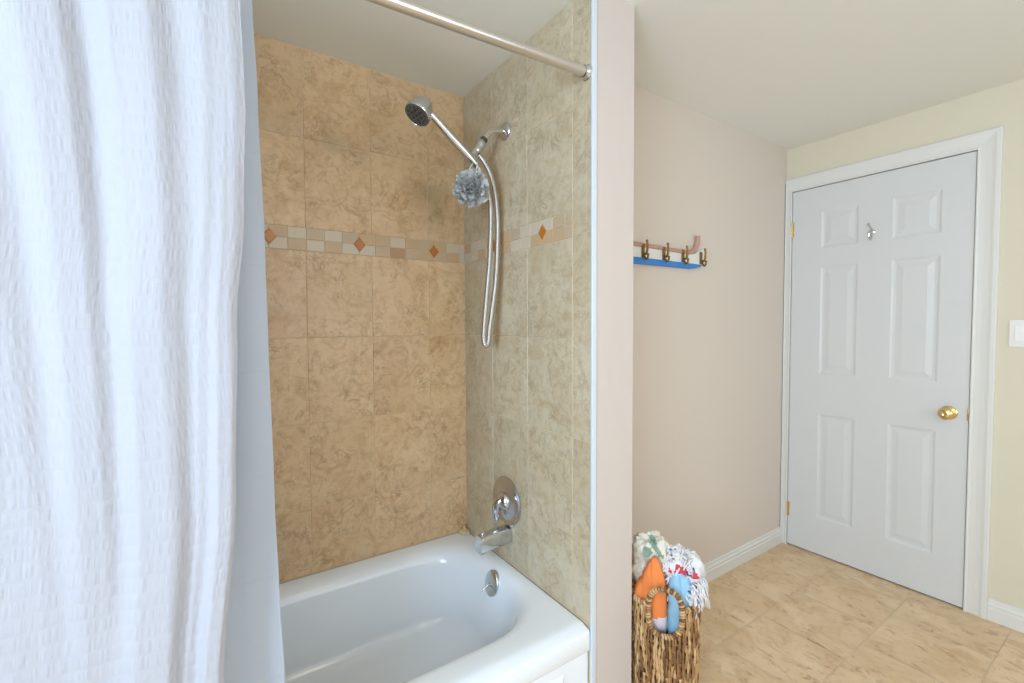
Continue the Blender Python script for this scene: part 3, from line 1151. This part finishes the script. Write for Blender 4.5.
def slab(prof, y0, y1, mat, name, bev=.002):
    g = G()
    n = len(prof)
    g.add([(x, y1, z) for x, z in prof] + [(x, y0, z) for x, z in prof],
          [list(range(n)), list(range(2 * n - 1, n - 1, -1))] + [[j, n + j, n + (j + 1) % n, (j + 1) % n] for j in range(n)])
    return g.make(name, [mat], ck, smooth=False)


xa, xb = 0.17 + .03, 1.035
hull_white = paint('white_painted_wood', rgb(238, 236, 232), 0.6, 0.03)
hull_blue = paint('blue_painted_wood', rgb(72, 144, 222), 0.5, 0.08)
wood = paint('reddish_brown_wood', rgb(206, 160, 142), 0.55, 0.06)
# lower blue hull tapering to a point at the right end
low = [(xa, 1.634)] + [(xa + (xb - .06 - xa) * k / 8, 1.630 + .004 * (k / 8)) for k in range(1, 9)] + [(1.01, 1.638), (1.045, 1.646), (1.068, 1.656), (1.0, 1.658), (.8, 1.659), (.5, 1.659), (xa, 1.661)]
slab(low[::-1], yb - .018, yb, hull_blue, 'blue_hull')
mid = [(xa, 1.6615), (.5, 1.6595), (.8, 1.6595), (1.0, 1.6585), (1.070, 1.6565), (1.083, 1.69), (1.085, 1.725), (1.07, 1.740), (1.0, 1.706), (.8, 1.706), (.5, 1.706), (xa, 1.708)]
slab(mid[::-1], yb - .016, yb, hull_white, 'white_board')
g = G()
rp = spline([(xa, yb - .011, 1.718), (.5, yb - .011, 1.717), (.80, yb - .011, 1.712), (.94, yb - .011, 1.710), (.992, yb - .012, 1.720), (1.018, yb - .014, 1.746), (1.026, yb - .016, 1.775), (1.024, yb - .017, 1.798)], 8)
nn = len(rp)
g.tube(rp, [.0108 + .003 * max(0, (k - nn * .6) / nn) for k in range(nn)], 14)
g.make('curved_rail', [wood], ck)
for hx in (0.330, 0.474, 0.618, 0.762, 0.905, 1.050):
    g = G()
    z = 1.690
    g.box((hx - .009, yb - .022, z - .030), (hx + .009, yb - .0165, z + .030), 0, .0015)
    # upper long prong and lower short prong of a coat hook
    g.tube(spline([(hx, yb - .020, z - .012), (hx, yb - .034, z - .016), (hx, yb - .042, z - .002), (hx, yb - .043, z + .026), (hx, yb - .041, z + .040)], 8), [.0052] * 20 + [.0045] * 13, 12)
    g.lathe([(0, -.006), (.0050, -.004), (.006, 0), (.0050, .004), (0, .006)], (hx, yb - .041, z + .041), (0, 0, 1), 14)
    g.tube(spline([(hx, yb - .020, z - .014), (hx, yb - .032, z - .034), (hx, yb - .040, z - .040), (hx, yb - .046, z - .032), (hx, yb - .047, z - .022)], 8), .0046, 12)
    g.lathe([(0, -.006), (.005, -.003), (.006, 0), (.005, .003), (0, .006)], (hx, yb - .047, z - .020), (0, 0, 1), 14)
    g.make('hook', [MAT['old_brass']], ck)

# ------------------------------------------------------------------ basket with towels
BC = Vector((0.335, -0.875, 0.0))
bn = Vector((-0.79, -0.61, 0)).normalized()     # the side with the handle, turned to the camera
be = Vector((0.61, -0.79, 0)).normalized()      # to the right as seen
BA, BBn, BH = 0.112, 0.100, 0.400


def bpt(th, rad_off, z):
    """point on the basket wall; th = 0 faces the camera, positive to the right"""
    ex = 3.0
    ta = 0.93 + 0.07 * z / BH
    s_, c_ = sin(th), cos(th)
    q = (abs(s_) ** ex + abs(c_) ** ex) ** (-1 / ex)
    lx, ly = BA * ta * s_ * q, BBn * ta * c_ * q
    p = be * lx + bn * ly
    return BC + p + p.normalized() * rad_off + Vector((0, 0, z))


def loc2(lx, ly, z):
    return BC + be * lx + bn * ly + Vector((0, 0, z))


hz_c, ha, hb = 0.382, 0.050, 0.074     # handle opening


def in_hole(lx, z, grow=1.0):
    return (abs(lx) / (ha * grow)) ** 2.6 + (abs(z - hz_c) / (hb * grow)) ** 2.6 < 1


bk = empty('wicker_basket', BC)
tag(bk, 'brown woven wicker basket with oval handle holding towels by the wall end', 'basket')


def wicker_mat():
    t = NT('woven_wicker')
    p = t.pos()
    isl = t.n('ShaderNodeNewGeometry').outputs['Random Per Island']
    n1 = t.noise(60, 4, 0.6, t.mapped(p, scale=(1, 1, .35)))
    c = t.ramp(t.math('ADD', t.math('MULTIPLY', isl, .55), t.math('MULTIPLY', n1, .5)), [(.15, rgb(84, 54, 32)), (.42, rgb(150, 108, 66)), (.62, rgb(196, 156, 106)), (.9, rgb(222, 190, 144))])
    t.set(color=c, rough=.65)
    t.bump(n1, .3, .003)
    return t.m


wick = wicker_mat()
wdark = NT('dark_wicker_core').set(color=rgb(80, 54, 32), rough=.8)
g = G()
# inner core shell with the handle openings left out
NS, NZ = 96, 40
grid = [[bpt(2 * pi * i / NS, -.006, .004 + (BH - .006) * j / NZ) for i in range(NS)] for j in range(NZ + 1)]
vs = [p for rw in grid for p in rw]
fs = []
for j in range(NZ):
    for i in range(NS):
        c = (grid[j][i] + grid[j][(i + 1) % NS] + grid[j + 1][i] + grid[j + 1][(i + 1) % NS]) / 4 - BC
        if in_hole(c.dot(be), c.z, 1.05): continue
        fs.append([j * NS + i, j * NS + (i + 1) % NS, (j + 1) * NS + (i + 1) % NS, (j + 1) * NS + i])
fs.append([i for i in range(NS)])
g.add(vs, fs, 1)
# upright strands, twisting in and out past the level weavers
rnd = random.Random(7)
NSTR = 84
rowh = .052
for i in range(NSTR):
    th = 2 * pi * (i + rnd.uniform(-.15, .15)) / NSTR
    seg_pts, seg_r = [], []
    steps = 66
    ph = pi * (i % 2)
    lean = rnd.uniform(-.02, .02)

    def flush():
        if len(seg_pts) > 3: g.tube(seg_pts, seg_r, 6, 0)
    for k in range(steps + 1):
        z = .004 + (BH - .008) * k / steps
        tt = th + lean * sin(z * 30) + .016 * sin(z * 2 * pi / .11 + i * .9)
        off = .0036 * sin(z * pi / rowh + ph + .9 * sin(i * 2.3))
        p = bpt(tt, off, z)
        c = p - BC
        if in_hole(c.dot(be), c.z, 1.12):
            flush(); seg_pts, seg_r = [], []
            continue
        seg_pts.append(p)
        seg_r.append(.0046 + .0012 * sin(k * 1.3 + i) + .0006 * rnd.random())
        # strands are made of separate short lengths
        if rnd.random() < .035:
            flush(); seg_pts, seg_r = [p], [seg_r[-1]]
    flush()
# level weavers showing through between the strands
for q in range(8):
    z = .012 + q * rowh
    pts = []
    for i in range(240):
        th = 2 * pi * i / 240
        p = bpt(th, -.0040 + .0035 * sin(th * NSTR / 2 + pi * (q % 2)), z + .002 * sin(th * 9 + q))
        pts.append(p)
    run = []
    for p in pts:
        c = p - BC
        if in_hole(c.dot(be), c.z, 1.15):
            if len(run) > 3: g.tube(run, .0034, 6)
            run = []
        else: run.append(p)
    if len(run) > 3: g.tube(run, .0034, 6)
g.make('woven_body', [wick, wdark], bk, sharp=None)


def wrapped(name, pts, r0, parent, pitch=.0095, closed=False):
    """rope-wrapped rod: slanting turns along the path"""
    g = G()
    P = spline(pts + ([pts[0]] if closed else []), 10)
    L = [0]
    for a, b in zip(P, P[1:]): L.append(L[-1] + (b - a).length)
    g.tube(P, r0 * .8, 8)
    n = int(L[-1] / pitch)
    for q in range(n):
        s_ = (q + .5) * L[-1] / n
        k = max(i for i in range(len(L)) if L[i] <= s_)
        k = min(k, len(P) - 2)
        c = P[k].lerp(P[k + 1], (s_ - L[k]) / max(1e-6, L[k + 1] - L[k]))
        t = (P[k + 1] - P[k]).normalized()
        e1 = t.orthogonal().normalized()
        e1 = (bn - t * bn.dot(t)).normalized() if abs(bn.dot(t)) < .9 else e1
        e2 = t.cross(e1)
        ring = [c + (e1 * cos(a) + e2 * sin(a)) * r0 + t * (.0022 * sin(a + 1.0)) for a in [2 * pi * j / 14 for j in range(14)]]
        g.tube(ring, pitch * .46, 6, closed=True)
    return g.make(name, [wick], parent, sharp=None)


def hole_pt(a, grow):
    ca, sa = cos(a), sin(a)
    q = (abs(ca) ** 2.6 + abs(sa) ** 2.6) ** (-1 / 2.6)
    lx, z = ha * grow * ca * q, hz_c + hb * grow * sa * q
    th = math.atan2(lx / BA, 1)
    # follow the wall depth
    best = bpt(0, 0, min(z, BH))
    for k in range(60):
        tt = (k - 30) / 30 * 1.0
        p = bpt(tt, 0, min(z, BH))
        if abs((p - BC).dot(be) - lx) < abs((best - BC).dot(be) - lx): best = p
    dep = (best - BC).dot(bn) + .003
    return loc2(lx, dep, z)


wrapped('handle', [hole_pt(2 * pi * j / 28, 1.10) for j in range(28)], .0062, bk, closed=True)
rim = []
for i in range(73):
    th = 2 * pi * i / 72
    p = bpt(th, 0, BH)
    if abs((p - BC).dot(be)) < ha * 1.16 and (p - BC).dot(bn) > 0:
        continue
    rim.append((th, p))
rim = [p for th, p in sorted(rim, key=lambda q: q[0])]
wrapped('rim', rim, .0066, bk, pitch=.010)


# towels
def soft(name, centre, radii, expo, label, cat, mats, seed, amp=.012, freq=26, folds=None, rot=0.0, shape=None, nu=90, nv=64, painter=None):
    """crumpled cloth bundle: squarish ellipsoid pushed about by folds"""
    g = G()
    vs = []
    for j in range(nv + 1):
        ph = pi * j / nv
        for i in range(nu):
            th = 2 * pi * i / nu
            d = Vector((sin(ph) * cos(th), sin(ph) * sin(th), cos(ph)))
            q = (abs(d.x) ** expo + abs(d.y) ** expo + abs(d.z) ** expo) ** (-1 / expo)
            p = Vector((d.x * radii[0], d.y * radii[1], d.z * radii[2])) * q
            if shape: p = shape(p)
            nz_ = noise.noise(Vector((p.x * freq + seed, p.y * freq, p.z * freq * .6))) * amp
            nz_ += noise.noise(Vector((p.x * freq * 2.7, p.y * freq * 2.7 + seed, p.z * freq * 1.4))) * amp * .45
            if folds: nz_ += folds(p, th)
            p = p + d * nz_
            p = Matrix.Rotation(rot, 3, 'Y') @ p
            vs.append(loc2(centre[0] + p.x, centre[1] + p.y, centre[2] + p.z))
    fs = []
    for j in range(nv):
        for i in range(nu):
            fs.append([j * nu + i, (j + 1) * nu + i, (j + 1) * nu + (i + 1) % nu, j * nu + (i + 1) % nu])
    g.add(vs, fs)
    if painter:
        for q, fc in enumerate(g.f):
            c = sum((g.v[k] for k in fc), Vector()) / 4 - BC
            g.i[q] = painter(c.dot(be), c.dot(bn), c.z)
    o = g.make(name, mats, sharp=None, loc=loc2(*centre))
    return tag(o, label, cat)


m_or = cloth('orange_terry', rgb(246, 148, 84), rgb(236, 132, 74), 260, .35)
m_lb = cloth('light_blue_cloth', rgb(166, 208, 232), rgb(150, 196, 226), 240, .3)
m_wh = cloth('white_terry', rgb(238, 234, 232), rgb(224, 222, 224), 220, .5)
m_cr = cloth('cream_terry', rgb(236, 228, 214), rgb(222, 216, 200), 180, .6)
m_red = cloth('red_pattern_cloth', rgb(206, 62, 84), rgb(220, 84, 100), 240, .3)
m_gr = cloth('green_pattern_cloth', rgb(128, 158, 138), rgb(150, 176, 156), 240, .3)
m_pk = cloth('pale_pink_cloth', rgb(232, 218, 222), rgb(222, 206, 212), 240, .3)


def peak(p):
    t = max(0, p.z / .14)
    return Vector((p.x * (1 - .62 * t ** 1.3) + .016 * t, p.y * (1 - .3 * t), p.z))


soft('orange_towel', (-.052, .036, .385), (.060, .036, .150), 3.4, 'bright orange towel folded upright behind the basket handle', 'towel', [m_or, m_pk], 3.0,
     amp=.007, folds=lambda p, th: -.007 * max(0, 1 - abs(p.x + .022 + .12 * (p.z)) / .006) - .005 * max(0, 1 - abs(p.x - .004) / .005), shape=peak,
     painter=lambda a, b, z: 1 if z < .343 + .25 * (a + .05) - .01 else 0)
soft('light_blue_towel', (.050, .034, .368), (.042, .036, .128), 3.2, 'light blue towel packed upright beside the orange towel', 'towel', [m_lb], 9.0,
     amp=.007, folds=lambda p, th: -.006 * max(0, 1 - abs(p.x - .006 + .1 * p.z) / .006))
soft('cream_towel', (-.050, -.035, .480), (.070, .056, .108), 2.4, 'cream fluffy towel with a green patch at the back of the basket', 'towel', [m_cr, m_gr], 14.0,
     amp=.032, freq=30, painter=lambda a, b, z: 1 if ((a + .062) ** 2 + (z - .545) ** 2 < .018 ** 2 and b > -.03) or (abs((a + .022) * .8 + (z - .545) * .6) < .008 and b > -.04 and -.005 < z - .535 < .05) else 0)
ft = soft('fringed_towel', (.056, -.022, .460), (.072, .060, .092), 2.5, 'white fringed towel with red patches spilling over the basket right side', 'towel', [m_wh, m_red, m_lb], 21.0,
          amp=.022, freq=24, painter=lambda a, b, z: 1 if (abs(a - .052) < .018 and abs(z - .505 + .3 * (a - .05)) < .014) or (abs(a - .098 + .5 * (z - .485)) < .012 and abs(z - .490) < .012) or (abs(a - .028) < .016 and abs(z - .492 + .5 * (a - .028)) < .006) else 0)
g = G()
rnd = random.Random(5)
for q in range(230):
    if q < 165:      # tufts all over the top
        th = rnd.uniform(-2.0, 2.0)
        ph = rnd.uniform(.1, 1.5)
        d = be * sin(ph) * sin(th) + bn * sin(ph) * cos(th) + Vector((0, 0, cos(ph)))
        c = loc2(.044, -.022, .465)
        st_ = c + be * sin(ph) * sin(th) * .072 + bn * sin(ph) * cos(th) * .058 + Vector((0, 0, cos(ph) * .086))
        Lf = rnd.uniform(.022, .044)
    else:           # tassels hanging over the right rim
        th = rnd.uniform(.4, 1.6)
        d = be * sin(th) + bn * cos(th) + Vector((0, 0, .2))
        st_ = loc2(.050, -.005, rnd.uniform(.415, .475)) + be * sin(th) * .064 + bn * cos(th) * .060
        Lf = rnd.uniform(.035, .060)
    side = d.orthogonal().normalized()
    side.rotate(Matrix.Rotation(rnd.uniform(0, 6.28), 3, d.normalized()))
    pts = [st_ - d * .006]
    for k in range(1, 6):
        t = k / 5
        pts.append(st_ + d * (Lf * t * (1 - .45 * t)) + side * (.014 * sin(t * 3.4 + q)) + Vector((0, 0, -Lf * t * t * (.9 if q >= 165 else .45))))
    g.tube(pts, [.0030, .0034, .0030, .0026, .0032, .0024], 6, 1 if (q % 23 == 0) else 0)
fr_ = g.make('fringe', [m_wh, cloth('dark_blue_thread', rgb(90, 100, 140))], None, sharp=None)
fr_.parent = ft
fr_.location = -Vector(ft.location)

# ------------------------------------------------------------------ unseen ceiling lamp behind the camera, added for warm fill
cl = empty('fill_ceiling_lamp', (-0.3, -2.5, ZC))
tag(cl, 'round white glass ceiling lamp, unseen, added as warm fill light', 'ceiling lamp')
g = G()
g.lathe([(0, .0005), (.07, .0005), (.07, .015), (.05, .025), (.012, .030), (.012, .17), (0, .17)], (-0.3, -2.5, ZC), (0, 0, -1), 40)
g.make('fill_lamp_base', [MAT['brushed']], cl)
g = G()
g.lathe([(.02, .150), (.08, .156), (.125, .18), (.14, .215), (.125, .255), (.075, .285), (.0, .295)], (-0.3, -2.5, ZC), (0, 0, -1), 40)
gl = NT('fill_lamp_opal_glass')
gl.set(color=rgb(255, 250, 240), rough=.3)
gl.b.inputs['Emission Color'].default_value = rgb(255, 232, 200)
gl.b.inputs['Emission Strength'].default_value = 17.0
g.make('fill_lamp_shade', [gl.m], cl)
